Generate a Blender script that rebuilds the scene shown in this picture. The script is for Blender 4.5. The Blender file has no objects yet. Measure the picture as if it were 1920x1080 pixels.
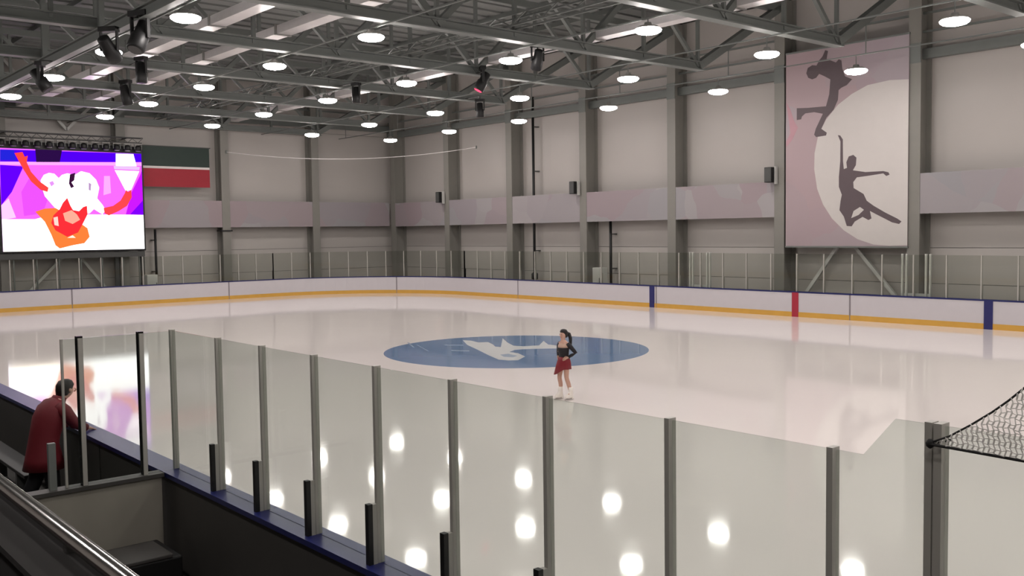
import bpy, bmesh, math, random
from mathutils import Vector, Matrix
random.seed(7)
SC = bpy.context.scene
COL = SC.collection

# ------------------------------------------------------------------ camera
F_PX, YAW, PITCH, ROLL = 1803.66, 0.70681, 0.05755, -0.01382
CAM = Vector((22.186, -4.081, 3.578))
_F = Vector((-math.cos(YAW) * math.cos(PITCH), math.sin(YAW) * math.cos(PITCH), -math.sin(PITCH)))
_R0 = Vector((math.sin(YAW), math.cos(YAW), 0.0))
_U0 = _R0.cross(_F)
_R = math.cos(ROLL) * _R0 + math.sin(ROLL) * _U0
_U = -math.sin(ROLL) * _R0 + math.cos(ROLL) * _U0
cam_data = bpy.data.cameras.new('camera')
cam_data.sensor_width = 36.0
cam_data.lens = F_PX / 1920.0 * 36.0
cam_data.clip_end = 300
cam = bpy.data.objects.new('camera', cam_data)
COL.objects.link(cam)
m = Matrix.Identity(4)
for i in range(3):
    m[i][0], m[i][1], m[i][2], m[i][3] = _R[i], _U[i], -_F[i], CAM[i]
cam.matrix_world = m
SC.camera = cam

# ------------------------------------------------------------------ world, exposure
world = bpy.data.worlds.new('world')
SC.world = world
world.use_nodes = True
world.node_tree.nodes['Background'].inputs[0].default_value = (0, 0, 0, 1)
world.node_tree.nodes['Background'].inputs[1].default_value = 0.0
SC.view_settings.view_transform = 'Standard'
SC.view_settings.look = 'None'
SC.view_settings.gamma = 1.0
SC.view_settings.use_curve_mapping = False
SC.view_settings.exposure = 0.6
LAMP_STRENGTH = 47.0
SCREEN_STRENGTH = 1.6

# ------------------------------------------------------------------ pixel helpers (a pixel gives a direction, the plane gives the distance)
def ray(u, v):
    return _F + (u - 960) / F_PX * _R - (v - 540) / F_PX * _U
def on_z(u, v, z):
    d = ray(u, v); return CAM + d * ((z - CAM.z) / d.z)
def on_y(u, v, y):
    d = ray(u, v); return CAM + d * ((y - CAM.y) / d.y)
def on_x(u, v, x):
    d = ray(u, v); return CAM + d * ((x - CAM.x) / d.x)

# ------------------------------------------------------------------ materials
def lin(c):
    r = []
    for x in c:
        x /= 255.0
        r.append(x / 12.92 if x <= 0.04045 else ((x + 0.055) / 1.055) ** 2.4)
    return tuple(r) + (1.0,)
MATS = {}
def mat(name, rgb, rough=0.6, metal=0.0, vary=0.08, scale=3.0, coat=0.0, emit=None, strength=0.0, ior=1.45, bump=0.0):
    if name in MATS: return MATS[name]
    M = bpy.data.materials.new(name); M.use_nodes = True
    nt = M.node_tree; b = nt.nodes['Principled BSDF']
    c = lin(rgb)
    b.inputs['Roughness'].default_value = rough
    b.inputs['Metallic'].default_value = metal
    b.inputs['IOR'].default_value = ior
    b.inputs['Coat Weight'].default_value = coat
    tc = nt.nodes.new('ShaderNodeTexCoord')
    nz = nt.nodes.new('ShaderNodeTexNoise'); nz.inputs['Scale'].default_value = scale; nz.inputs['Detail'].default_value = 5
    nt.links.new(tc.outputs['Object'], nz.inputs['Vector'])
    mx = nt.nodes.new('ShaderNodeMix'); mx.data_type = 'RGBA'
    mx.inputs['A'].default_value = tuple(x * (1 - vary) for x in c[:3]) + (1,)
    mx.inputs['B'].default_value = tuple(min(1, x * (1 + vary)) for x in c[:3]) + (1,)
    nt.links.new(nz.outputs['Fac'], mx.inputs['Factor'])
    nt.links.new(mx.outputs['Result'], b.inputs['Base Color'])
    if bump:
        bp = nt.nodes.new('ShaderNodeBump'); bp.inputs['Strength'].default_value = bump; bp.inputs['Distance'].default_value = 0.01
        nt.links.new(nz.outputs['Fac'], bp.inputs['Height']); nt.links.new(bp.outputs['Normal'], b.inputs['Normal'])
    if emit:
        b.inputs['Emission Color'].default_value = lin(emit); b.inputs['Emission Strength'].default_value = strength
    MATS[name] = M
    return M
def emat(name, rgb, strength):
    if name in MATS: return MATS[name]
    M = bpy.data.materials.new(name); M.use_nodes = True
    nt = M.node_tree; nt.nodes.clear()
    e = nt.nodes.new('ShaderNodeEmission'); e.inputs[0].default_value = lin(rgb); e.inputs[1].default_value = strength
    o = nt.nodes.new('ShaderNodeOutputMaterial'); nt.links.new(e.outputs[0], o.inputs[0])
    MATS[name] = M
    return M
def glass_mat(name, tint, gl=1.0):
    M = bpy.data.materials.new(name); M.use_nodes = True
    nt = M.node_tree; nt.nodes.clear()
    t = nt.nodes.new('ShaderNodeBsdfTransparent'); t.inputs[0].default_value = tint + (1,)
    g = nt.nodes.new('ShaderNodeBsdfGlossy'); g.inputs['Roughness'].default_value = 0.03
    ge = nt.nodes.new('ShaderNodeNewGeometry')
    dt = nt.nodes.new('ShaderNodeVectorMath'); dt.operation = 'DOT_PRODUCT'
    nt.links.new(ge.outputs['Incoming'], dt.inputs[0]); nt.links.new(ge.outputs['Normal'], dt.inputs[1])
    ab = nt.nodes.new('ShaderNodeMath'); ab.operation = 'ABSOLUTE'; nt.links.new(dt.outputs['Value'], ab.inputs[0])
    om = nt.nodes.new('ShaderNodeMath'); om.operation = 'SUBTRACT'; om.inputs[0].default_value = 1.0; nt.links.new(ab.outputs[0], om.inputs[1])
    pw = nt.nodes.new('ShaderNodeMath'); pw.operation = 'POWER'; pw.inputs[1].default_value = 5.0; nt.links.new(om.outputs[0], pw.inputs[0])
    fr = nt.nodes.new('ShaderNodeMath'); fr.operation = 'MULTIPLY_ADD'; fr.inputs[1].default_value = 0.8; fr.inputs[2].default_value = 0.02
    nt.links.new(pw.outputs[0], fr.inputs[0])
    mu = nt.nodes.new('ShaderNodeMath'); mu.operation = 'MULTIPLY'; mu.inputs[1].default_value = gl
    mx = nt.nodes.new('ShaderNodeMixShader'); o = nt.nodes.new('ShaderNodeOutputMaterial')
    nt.links.new(fr.outputs[0], mu.inputs[0]); nt.links.new(mu.outputs[0], mx.inputs[0])
    nt.links.new(t.outputs[0], mx.inputs[1]); nt.links.new(g.outputs[0], mx.inputs[2]); nt.links.new(mx.outputs[0], o.inputs[0])
    MATS[name] = M
    return M
def print_mat(name, base, tints, scale=0.35, rough=0.55):
    """printed fabric: soft overlapping facets in related tints"""
    M = bpy.data.materials.new(name); M.use_nodes = True
    nt = M.node_tree; b = nt.nodes['Principled BSDF']; b.inputs['Roughness'].default_value = rough
    tc = nt.nodes.new('ShaderNodeTexCoord')
    nz = nt.nodes.new('ShaderNodeTexNoise'); nz.inputs['Scale'].default_value = 0.5
    ad = nt.nodes.new('ShaderNodeVectorMath'); ad.operation = 'MULTIPLY_ADD'
    ad.inputs[1].default_value = (1.2, 1.2, 1.2)
    nt.links.new(tc.outputs['Object'], nz.inputs['Vector'])
    nt.links.new(nz.outputs['Color'], ad.inputs[0]); nt.links.new(tc.outputs['Object'], ad.inputs[2])
    vo = nt.nodes.new('ShaderNodeTexVoronoi'); vo.inputs['Scale'].default_value = scale
    nt.links.new(ad.outputs[0], vo.inputs['Vector'])
    sx = nt.nodes.new('ShaderNodeSeparateColor'); nt.links.new(vo.outputs['Color'], sx.inputs[0])
    cr = nt.nodes.new('ShaderNodeValToRGB'); cr.color_ramp.elements[0].color = lin(base)
    n = len(tints)
    for i, t in enumerate(tints):
        el = cr.color_ramp.elements.new((i + 1) / (n + 1)); el.color = lin(t)
    cr.color_ramp.elements[-1].color = lin(base)
    nt.links.new(sx.outputs[0], cr.inputs[0]); nt.links.new(cr.outputs[0], b.inputs['Base Color'])
    MATS[name] = M
    return M
def ice_mat(name, rgb):
    M = bpy.data.materials.new(name); M.use_nodes = True
    nt = M.node_tree; b = nt.nodes['Principled BSDF']
    c = lin(rgb)
    tc = nt.nodes.new('ShaderNodeTexCoord')
    nz = nt.nodes.new('ShaderNodeTexNoise'); nz.inputs['Scale'].default_value = 0.35; nz.inputs['Detail'].default_value = 6
    mx = nt.nodes.new('ShaderNodeMix'); mx.data_type = 'RGBA'
    mx.inputs['A'].default_value = tuple(x * 0.96 for x in c[:3]) + (1,); mx.inputs['B'].default_value = c
    nt.links.new(tc.outputs['Object'], nz.inputs['Vector']); nt.links.new(nz.outputs['Fac'], mx.inputs['Factor'])
    nt.links.new(mx.outputs['Result'], b.inputs['Base Color'])
    # skate scratches vary the gloss a little
    n2 = nt.nodes.new('ShaderNodeTexNoise'); n2.inputs['Scale'].default_value = 1.2; n2.inputs['Detail'].default_value = 8
    mp = nt.nodes.new('ShaderNodeMapRange'); mp.inputs['To Min'].default_value = 0.03; mp.inputs['To Max'].default_value = 0.09
    nt.links.new(tc.outputs['Object'], n2.inputs['Vector']); nt.links.new(n2.outputs['Fac'], mp.inputs['Value'])
    nt.links.new(mp.outputs['Result'], b.inputs['Roughness'])
    bp = nt.nodes.new('ShaderNodeBump'); bp.inputs['Strength'].default_value = 0.04; bp.inputs['Distance'].default_value = 0.02
    nt.links.new(n2.outputs['Fac'], bp.inputs['Height']); nt.links.new(bp.outputs['Normal'], b.inputs['Normal'])
    b.inputs['IOR'].default_value = 1.33
    MATS[name] = M
    return M

ice_mat('ice', (240, 233, 229)); ice_mat('ice_blue', (114, 141, 176)); ice_mat('ice_white', (225, 228, 228)); ice_mat('ice_pale', (170, 186, 204))
mat('rubber', (70, 68, 66), 0.8, bump=0.2, scale=20)
mat('panel', (180, 175, 170), 0.45, vary=0.03, scale=0.6)
mat('wall_back', (90, 88, 85), 0.8)
mat('column', (130, 128, 122), 0.5, vary=0.05)
mat('steel', (112, 116, 113), 0.5, vary=0.06)
mat('steel_dark', (70, 71, 70), 0.5)
mat('deck', (120, 122, 120), 0.6, vary=0.06)
mat('duct', (244, 240, 240), 0.34, 0.35)
mat('board', (198, 194, 198), 0.35, vary=0.03)
mat('kick', (204, 158, 70), 0.4)
mat('cap', (28, 34, 92), 0.35)
mat('seam', (130, 124, 128), 0.6)
mat('blue_line', (38, 40, 98), 0.4); mat('red_line', (165, 42, 60), 0.4)
mat('cladding', (66, 64, 62), 0.55)
mat('cladding_light', (146, 142, 132), 0.55)
mat('alu', (170, 168, 161), 0.4, 0.0)
mat('black', (18, 18, 19), 0.5)
mat('black_gloss', (14, 14, 15), 0.25)
mat('white_box', (200, 200, 196), 0.5)
mat('lamp_body', (150, 148, 144), 0.4)
mat('chrome', (190, 188, 186), 0.18, 1.0, vary=0.02)
mat('stand', (24, 22, 21), 0.95)
mat('seat_dark', (36, 22, 24), 0.6)
mat('rope', (26, 26, 26), 0.8); mat('twine', (240, 238, 234), 0.7)
mat('skin', (196, 156, 138), 0.5); mat('hair', (24, 18, 17), 0.5)
mat('red_coat', (98, 14, 26), 0.65, bump=0.3, scale=8); mat('trouser', (22, 22, 26), 0.8); mat('shoe', (40, 38, 38), 0.5)
mat('dress_red', (122, 20, 34), 0.5); mat('dress_black', (22, 18, 24), 0.6); mat('nude', (196, 164, 146), 0.6); mat('skate_white', (232, 226, 218), 0.4)
glass_mat('glass', (0.85, 0.88, 0.86)); glass_mat('glass_far', (0.89, 0.905, 0.88), 0.8)
lens = emat('lamp_lens', (255, 247, 243), LAMP_STRENGTH)
print_mat('fascia_print', (154, 150, 151), [(148, 141, 145), (160, 155, 156), (146, 144, 147), (152, 137, 141)], 0.45)
print_mat('banner_print', (166, 155, 159), [(162, 148, 154), (170, 148, 151), (160, 154, 159), (170, 145, 148)], 0.3)
mat('banner_moon', (200, 195, 191), 0.55, vary=0.03); mat('banner_ink', (92, 80, 84), 0.55, vary=0.03); mat('banner_pink', (178, 138, 146), 0.55)
mat('flag_green', (36, 52, 46), 0.6); mat('flag_white', (214, 208, 206), 0.6); mat('flag_red', (152, 32, 46), 0.6)
emat('spot_red', (255, 60, 90), 2.0)

# ------------------------------------------------------------------ geometry helpers
class MB:
    """collects faces for ONE mesh"""
    def __init__(self): self.v = []; self.f = []
    def box(self, x0, x1, y0, y1, z0, z1):
        n = len(self.v)
        self.v += [(x, y, z) for z in (z0, z1) for y in (y0, y1) for x in (x0, x1)]
        self.f += [tuple(n + i for i in q) for q in ((0, 2, 3, 1), (4, 5, 7, 6), (0, 1, 5, 4), (2, 6, 7, 3), (0, 4, 6, 2), (1, 3, 7, 5))]
        return self
    def bar(self, a, b, w, h=None, up=(0, 0, 1)):
        h = h or w
        a, b = Vector(a), Vector(b); d = (b - a).normalized(); up = Vector(up)
        if abs(d.dot(up)) > 0.99: up = Vector((0, 1, 0))
        s = d.cross(up).normalized(); t = s.cross(d).normalized()
        n = len(self.v)
        for p in (a, b):
            for (i, j) in ((-1, -1), (1, -1), (1, 1), (-1, 1)):
                self.v.append(tuple(p + s * (i * w / 2) + t * (j * h / 2)))
        self.f += [tuple(n + i for i in q) for q in ((3, 2, 1, 0), (4, 5, 6, 7), (0, 1, 5, 4), (1, 2, 6, 5), (2, 3, 7, 6), (3, 0, 4, 7))]
        return self
    def tube(self, pts, r, seg=8, cap=True):
        pts = [Vector(p) for p in pts]; n0 = len(self.v); k = len(pts)
        rr = r if isinstance(r, (list, tuple)) else [r] * k
        prev = None
        for i, p in enumerate(pts):
            d = (pts[min(i + 1, k - 1)] - pts[max(i - 1, 0)]).normalized()
            if prev is None:
                up = Vector((0, 0, 1)) if abs(d.z) < 0.9 else Vector((1, 0, 0))
                s = d.cross(up).normalized()
            else:
                s = (prev - d * prev.dot(d)).normalized()
            prev = s; t = d.cross(s)
            for j in range(seg):
                a = 2 * math.pi * j / seg
                self.v.append(tuple(p + (s * math.cos(a) + t * math.sin(a)) * rr[i]))
        for i in range(k - 1):
            for j in range(seg):
                a = n0 + i * seg + j; b = n0 + i * seg + (j + 1) % seg
                self.f.append((a, b, b + seg, a + seg))
        if cap:
            self.f.append(tuple(n0 + j for j in reversed(range(seg))))
            self.f.append(tuple(n0 + (k - 1) * seg + j for j in range(seg)))
        return self
    def loft(self, rings, seg=20):
        """rings: (centre, rx, ry, tilt axis u, v) with u,v unit vectors"""
        n0 = len(self.v); k = len(rings)
        for (c, rx, ry, u, v) in rings:
            c, u, v = Vector(c), Vector(u), Vector(v)
            for j in range(seg):
                a = 2 * math.pi * j / seg
                self.v.append(tuple(c + u * (rx * math.cos(a)) + v * (ry * math.sin(a))))
        for i in range(k - 1):
            for j in range(seg):
                a = n0 + i * seg + j; b = n0 + i * seg + (j + 1) % seg
                self.f.append((a, b, b + seg, a + seg))
        self.f.append(tuple(n0 + j for j in reversed(range(seg))))
        self.f.append(tuple(n0 + (k - 1) * seg + j for j in range(seg)))
        return self
    def lathe(self, prof, c=(0, 0, 0), seg=24):
        return self.loft([((c[0], c[1], c[2] + z), r, r, (1, 0, 0), (0, 1, 0)) for r, z in prof], seg)
    def prism(self, poly, off):
        """planar polygon (3d points) extruded by the vector off"""
        n = len(self.v); k = len(poly); off = Vector(off)
        self.v += [tuple(Vector(p)) for p in poly] + [tuple(Vector(p) + off) for p in poly]
        self.f.append(tuple(n + i for i in reversed(range(k)))); self.f.append(tuple(n + k + i for i in range(k)))
        for i in range(k):
            j = (i + 1) % k
            self.f.append((n + i, n + j, n + k + j, n + k + i))
        return self
    def mesh(self, name):
        me = bpy.data.meshes.new(name); me.from_pydata(self.v, [], self.f)
        bm = bmesh.new(); bm.from_mesh(me); bmesh.ops.recalc_face_normals(bm, faces=bm.faces); bm.to_mesh(me); bm.free()
        return me
    def build(self, name, material, parent=None, smooth=False, bevel=0.0):
        me = self.mesh(name)
        me.materials.append(MATS[material])
        if smooth:
            for p in me.polygons: p.use_smooth = True
        o = bpy.data.objects.new(name, me); COL.objects.link(o)
        if parent is not None:
            o.parent = parent; o.matrix_parent_inverse = Matrix.Identity(4)
        if bevel:
            b = o.modifiers.new('bevel', 'BEVEL'); b.width = bevel; b.segments = 2; b.limit_method = 'ANGLE'
        return o
def tag(o, label, cat, group=None, kind=None):
    if label: o['label'] = label
    if cat: o['category'] = cat
    if group: o['group'] = group
    if kind: o['kind'] = kind
    return o
def thing(name, label, cat, loc=(0, 0, 0), rz=0.0, group=None):
    o = bpy.data.objects.new(name, None); COL.objects.link(o)
    o.empty_display_size = 0.2
    o.location = loc; o.rotation_euler = (0, 0, rz)
    return tag(o, label, cat, group)
def struct(o):
    o['kind'] = 'structure'; return o
def copy_tree(o, parent=None):
    c = o.copy(); COL.objects.link(c)
    if parent is not None:
        c.parent = parent
    for ch in list(o.children): copy_tree(ch, c)
    return c

X0, X1, Y0, Y1, ZR = -33.55, 34.0, -15.0, 32.95, 13.55      # inside faces of the hall
PITCH_C = 6.03
COLX = [-32.52 + PITCH_C * i for i in range(0, 11)]          # left edge of each column on the far side
COLY = [26.7 - 6.03 * i for i in range(0, 7)]                # far edge of each column on the end wall
RAD, HALF, WID = 7.93, 30.0, 30.0

# ------------------------------------------------------------------ floor, ice, ceiling
struct(MB().box(X0 - 0.3, X1 + 0.3, Y0 - 0.3, Y1 + 0.3, -0.3, -0.02).build('floor', 'rubber'))
def rink_path(off=0.0, n=14):
    """rounded rectangle, off metres outside the ice edge, as (x, y, nx, ny); starts mid near side going -x"""
    r = RAD + off; cx = HALF - RAD; pts = []
    for (sx, cy, a0) in ((-1, RAD, -90), (-1, WID - RAD, 180), (1, WID - RAD, 90), (1, RAD, 0)):
        for i in range(n + 1):
            a = math.radians({-90: 270 - 90 * i / n, 180: 180 - 90 * i / n, 90: 90 - 90 * i / n, 0: -90 * i / n}[a0])
            pts.append((sx * cx + r * math.cos(a), cy + r * math.sin(a)))
    return pts
outline = rink_path(0.02, 20)
ice = struct(MB().prism([(x, y, -0.02) for x, y in outline], (0, 0, 0.02)).build('ice_surface', 'ice'))
disc = [(4.02 * math.cos(2 * math.pi * i / 96), 15 + 4.02 * math.sin(2 * math.pi * i / 96), 0.0) for i in range(96)]
logo = MB().prism(disc, (0, 0, 0.002)).build('centre_logo', 'ice_blue', ice)
logo['label'] = 'blue disc painted in the ice with white swoosh'
def logo_poly(pts, name, material, z=0.002):
    ps = []
    for (a, b) in pts:
        q = on_z(700 + a / 3.5556, 600 + b / 3.5556, 0); ps.append((q.x, q.y, z))
    return MB().prism(ps, (0, 0, 0.002)).build(name, material, logo)
logo_poly([(595, 135), (650, 138), (700, 150), (765, 148), (800, 165), (812, 178), (850, 182), (862, 122), (895, 152), (935, 172),
           (1000, 176), (1105, 170), (1135, 140), (1165, 164), (1230, 172), (1225, 190), (1100, 192), (1000, 195), (940, 200),
           (905, 214), (965, 222), (1012, 244), (965, 268), (900, 270), (835, 264), (770, 236), (690, 196), (625, 166)], 'swoosh', 'ice_white')
logo_poly([(845, 232), (900, 226), (960, 240), (930, 250), (870, 246)], 'swoosh_gap', 'ice_pale', 0.004)
logo_poly([(470, 165), (600, 166), (600, 171), (470, 169)], 'streak', 'ice_pale')
logo_poly([(520, 200), (640, 204), (640, 210), (520, 206)], 'streak', 'ice_pale')
logo_poly([(225, 150), (240, 152), (276, 184), (262, 182)], 'streak', 'ice_pale')
logo_poly([(285, 165), (296, 167), (372, 208), (358, 206)], 'streak', 'ice_pale')

ceil = MB()
for i in range(64):                                            # trapezoidal deck ribs running across the trusses
    x = X0 + (X1 - X0) * i / 64; w = (X1 - X0) / 64
    ceil.box(x, x + w * 0.55, Y0, Y1, ZR, ZR + 0.12); ceil.box(x + w * 0.55, x + w, Y0, Y1, ZR + 0.08, ZR + 0.12)
ceiling = struct(ceil.build('ceiling', 'deck'))
for i in range(15):
    y = 31.0 - 3.18 * i
    MB().box(X0, X1, y - 0.06, y + 0.06, ZR - 0.22, ZR + 0.01).build('purlin', 'steel', ceiling)

# ------------------------------------------------------------------ walls with their panels
def wall(name, axis, pos, sgn, a_list, material):
    """axis 'y': wall at y=pos running along x; panels stand proud towards the hall by sgn"""
    b = MB()
    def bx(m, a0, a1, d0, d1, z0, z1):
        d0, d1 = sorted((pos + sgn * d0, pos + sgn * d1))
        return m.box(a0, a1, d0, d1, z0, z1) if axis == 'y' else m.box(d0, d1, a0, a1, z0, z1)
    bx(b, a_list[0], a_list[-1], -0.25, 0.0, -0.02, ZR + 0.12)
    w = struct(b.build(name, 'wall_back'))
    for a0, a1 in zip(a_list[:-1], a_list[1:]):
        for z0, z1 in ((0.0, 1.35), (1.37, 2.75), (2.77, 4.15), (4.17, 5.6), (5.62, 10.15), (10.17, 13.5)):
            bx(MB(), a0 + 0.012, a1 - 0.012, 0.0, 0.05, z0, z1).build('panel', material, w)
    return w
far_cuts = [X0] + [c + 0.25 for c in COLX[1:] if c < X1 - 1] + [X1]
wall('wall_far', 'y', Y1, -1, far_cuts, 'panel')
end_cuts = sorted([Y0] + [c - 0.25 for c in COLY if c > Y0 + 1] + [Y1])
wall('wall_end', 'x', X0, 1, end_cuts, 'panel')
struct(MB().box(X1, X1 + 0.25, Y0, Y1, -0.02, ZR + 0.12).build('wall_right', 'panel'))
struct(MB().box(X0, X1, Y0 - 0.25, Y0, -0.02, ZR + 0.12).build('wall_near', 'panel'))
# girts: the dark horizontal steel sections high on the walls
g = struct(MB().box(X0 + 0.1, X1, 32.42, 32.70, 10.05, 10.42).build('trim_1', 'steel'))
g = struct(MB().box(-33.32, -33.05, Y0, Y1, 10.45, 10.85).build('trim_2', 'steel'))
struct(MB().box(X0 + 0.1, X1, 32.5, 32.58, 11.05, 11.13).build('trim_3', 'steel'))
struct(MB().box(X0 + 0.1, X1, 32.5, 32.58, 11.75, 11.83).build('trim_4', 'steel'))
struct(MB().box(-33.25, -33.15, Y0, Y1, 11.5, 11.6).build('trim_5', 'steel'))

# ------------------------------------------------------------------ columns
def column_far(x):
    m = MB().box(x, x + 0.5, 32.0, 32.07, 0.0, 13.2).box(x + 0.2, x + 0.3, 32.07, 32.83, 0.0, 13.2).box(x, x + 0.5, 32.83, 32.9, 0.0, 13.2)
    return m
def place_column(kind, a):
    if kind == 'far':
        t = thing('steel_column', None, None, (a + 0.25, 32.45, 0)); ox, oy = a + 0.25, 32.45
        s = MB()
        for (x0, x1, y0, y1) in ((-0.25, 0.25, -0.45, -0.37), (-0.06, 0.06, -0.37, 0.37), (-0.25, 0.25, 0.37, 0.45)): s.box(x0, x1, y0, y1, -0.02, 13.45)
        s.build('shaft', 'column', t)
        MB().box(-0.25, 0.25, -0.48, 0.44, -0.02, 0.05).build('base_plate', 'steel_dark', t)
        MB().box(-0.25, 0.25, -0.48, -0.44, 9.85, 10.6).build('cleat', 'steel', t)
    else:
        t = thing('steel_column', None, None, (-33.05, a - 0.25, 0))
        s = MB()
        for (x0, x1, y0, y1) in ((0.29, 0.37, -0.25, 0.25), (-0.37, 0.29, -0.06, 0.06), (-0.45, -0.37, -0.25, 0.25)): s.box(x0, x1, y0, y1, -0.02, 13.45)
        s.build('shaft', 'column', t)
        MB().box(-0.44, 0.40, -0.25, 0.25, -0.02, 0.05).build('base_plate', 'steel_dark', t)
        MB().box(0.36, 0.40, -0.25, 0.25, 10.2, 10.9).build('cleat', 'steel', t)
    return t
FARL = {0: 'grey steel column in the corner where the two panelled walls meet',
        1: 'grey steel column next to the corner, with a small speaker beside it',
        2: 'grey steel column close to the tall black pipe on the long wall',
        3: 'grey steel column with a speaker, between the black pipe and the white cabinet',
        4: 'plain grey steel column second before the tall skater banner on the long wall',
        5: 'grey steel column on the speaker side of the tall skater banner',
        6: 'grey steel column on the far side of the skater banner from the speaker'}
for i, x in enumerate(COLX):
    if x > X1 - 1: continue
    t = place_column('far', x)
    tag(t, FARL.get(i, 'grey steel column past the skater banner on the long wall'), 'column', 'steel columns along the long wall')
ENDL = ['grey steel end wall column nearest the corner without anything beside it',
        'grey steel end wall column with a dark clamp, beside the tricolour flag',
        'grey steel end wall column half behind the right edge of the video screen',
        'grey steel end wall column behind the left edge of the video screen']
for i, y in enumerate(COLY):
    if y < Y0 + 1: continue
    t = place_column('end', y)
    tag(t, ENDL[i] if i < 4 else 'grey steel end wall column beyond the video screen', 'column', 'steel columns along the end wall')
    if i == 1: MB().box(-0.3, 0.42, -0.34, 0.34, 3.88, 3.96).build('clamp', 'black', t)

# ------------------------------------------------------------------ roof trusses
ZB, ZT = 10.02, 13.0
def truss_parts(t):
    MB().box(-0.18, 0.18, -8.6, 26.65, ZB - 0.17, ZB - 0.13).box(-0.03, 0.03, -8.6, 26.65, ZB - 0.13, ZB + 0.13).box(-0.18, 0.18, -8.6, 26.65, ZB + 0.13, ZB + 0.17).build('bottom_chord', 'steel', t)
    MB().box(-0.15, 0.15, -14.5, 32.3, ZT - 0.14, ZT + 0.14).build('top_chord', 'steel', t)
    MB().bar((0, 26.45, ZB), (0, 31.9, ZT), 0.3, 0.3).build('end_diagonal', 'steel', t)
    MB().bar((0, -8.4, ZB), (0, -14.3, ZT), 0.3, 0.3).build('end_diagonal', 'steel', t)
    n = 11; ys = [26.45 - i * (34.85 / n) for i in range(n + 1)]
    for i, y in enumerate(ys):
        MB().bar((0, y, ZB), (0, y, ZT), 0.12).build('vertical', 'steel', t)
        if i < n:
            if i % 2 == 0: MB().bar((0, y, ZB), (0, ys[i + 1], ZT), 0.14).build('diagonal', 'steel', t)
            else: MB().bar((0, y, ZT), (0, ys[i + 1], ZB), 0.2).build('diagonal', 'steel', t)
TRL = ['grey steel roof truss running along the end wall above the video screen', 'grey steel roof truss landing on the column next to the corner',
       'grey steel roof truss landing on the column just before the tall black pipe', 'grey steel roof truss landing on the column with the middle loudspeaker',
       'grey steel roof truss landing on the plain column second before the skater banner', 'grey steel roof truss landing on the speaker side of the skater banner',
       'grey steel roof truss landing on the column past the skater banner', 'grey steel roof truss one bay farther past the skater banner', 'grey steel roof truss two bays farther past the skater banner']
proto = None
for i, x in enumerate(COLX):
    if i > 8: continue
    if proto is None:
        o = thing('roof_truss', None, None, (0, 0, 0)); truss_parts(o); proto = o
    else:
        o = copy_tree(proto)
    o.location = (x + 0.25, 0, 0)
    tag(o, TRL[i], 'roof truss', 'roof trusses')
# longitudinal beams under the bottom chords
def lattice(y, z, w, h, label, dens=1.5):
    t = thing('lattice_beam', label, 'beam', (0, y, z))
    for s in (-1, 1):
        for k in (0, 1):
            MB().bar((X0 + 0.1, s * w / 2, k * h), (X1 - 0.1, s * w / 2, k * h), 0.055).build('rail', 'steel', t)
    n = int((X1 - X0) / dens)
    for i in range(n):
        x = X0 + 0.3 + i * dens
        MB().bar((x, -w / 2, 0), (x + dens / 2, w / 2, 0), 0.035).build('lacing', 'steel', t)
        MB().bar((x, -w / 2, 0), (x + dens / 2, -w / 2, h), 0.035).build('lacing', 'steel', t)
        MB().bar((x + dens / 2, -w / 2, h), (x + dens, -w / 2, 0), 0.035).build('lacing', 'steel', t)
    return t
def box_beam(y, z, label):
    t = thing('longitudinal_beam', label, 'beam', (0, y, z))
    MB().box(X0 + 0.1, X1 - 0.1, -0.12, 0.12, 0.0, 0.03).box(X0 + 0.1, X1 - 0.1, -0.02, 0.02, 0.03, 0.31).box(X0 + 0.1, X1 - 0.1, -0.12, 0.12, 0.31, 0.35).build('girder', 'steel', t)
    for x in COLX:
        if x < X1 - 1: MB().bar((x + 0.25 + 0.25, 0, 0.33), (x + 0.25 + 0.25, 0, ZT - z), 0.16).build('hanger', 'steel', t)
    return t
box_beam(5.61, 9.5, 'grey steel girder running lengthwise under the trusses near the black spotlights')
lattice(16.7, 10.25, 0.5, 0.35, 'light grey lattice tray running lengthwise beside the pink lit duct')
# white air ducts lit pink
for (y, z, lab) in ((20.9, 10.42, 'long pale air duct above the trusses nearest the long wall'),
                    (11.7, 10.45, 'long pale air duct above the trusses nearest the middle of the ice'),
                    (9.35, 10.45, 'long pale air duct above the trusses nearest the steel girder')):
    t = thing('air_duct', lab, 'air duct', (0, y, z), group='pale ducts above the trusses')
    for i, x in enumerate(COLX):
        if x < X1 - 1: MB().box(x + 0.3, min(x + 0.25 + PITCH_C, X1 - 0.1), -0.26, 0.26, -0.02, 0.26).build('duct_section', 'duct', t)
        if x < X1 - 1: MB().box(x + 0.2, x + 0.32, -0.3, 0.3, -0.05, 0.3).build('flange', 'lamp_body', t)

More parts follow.
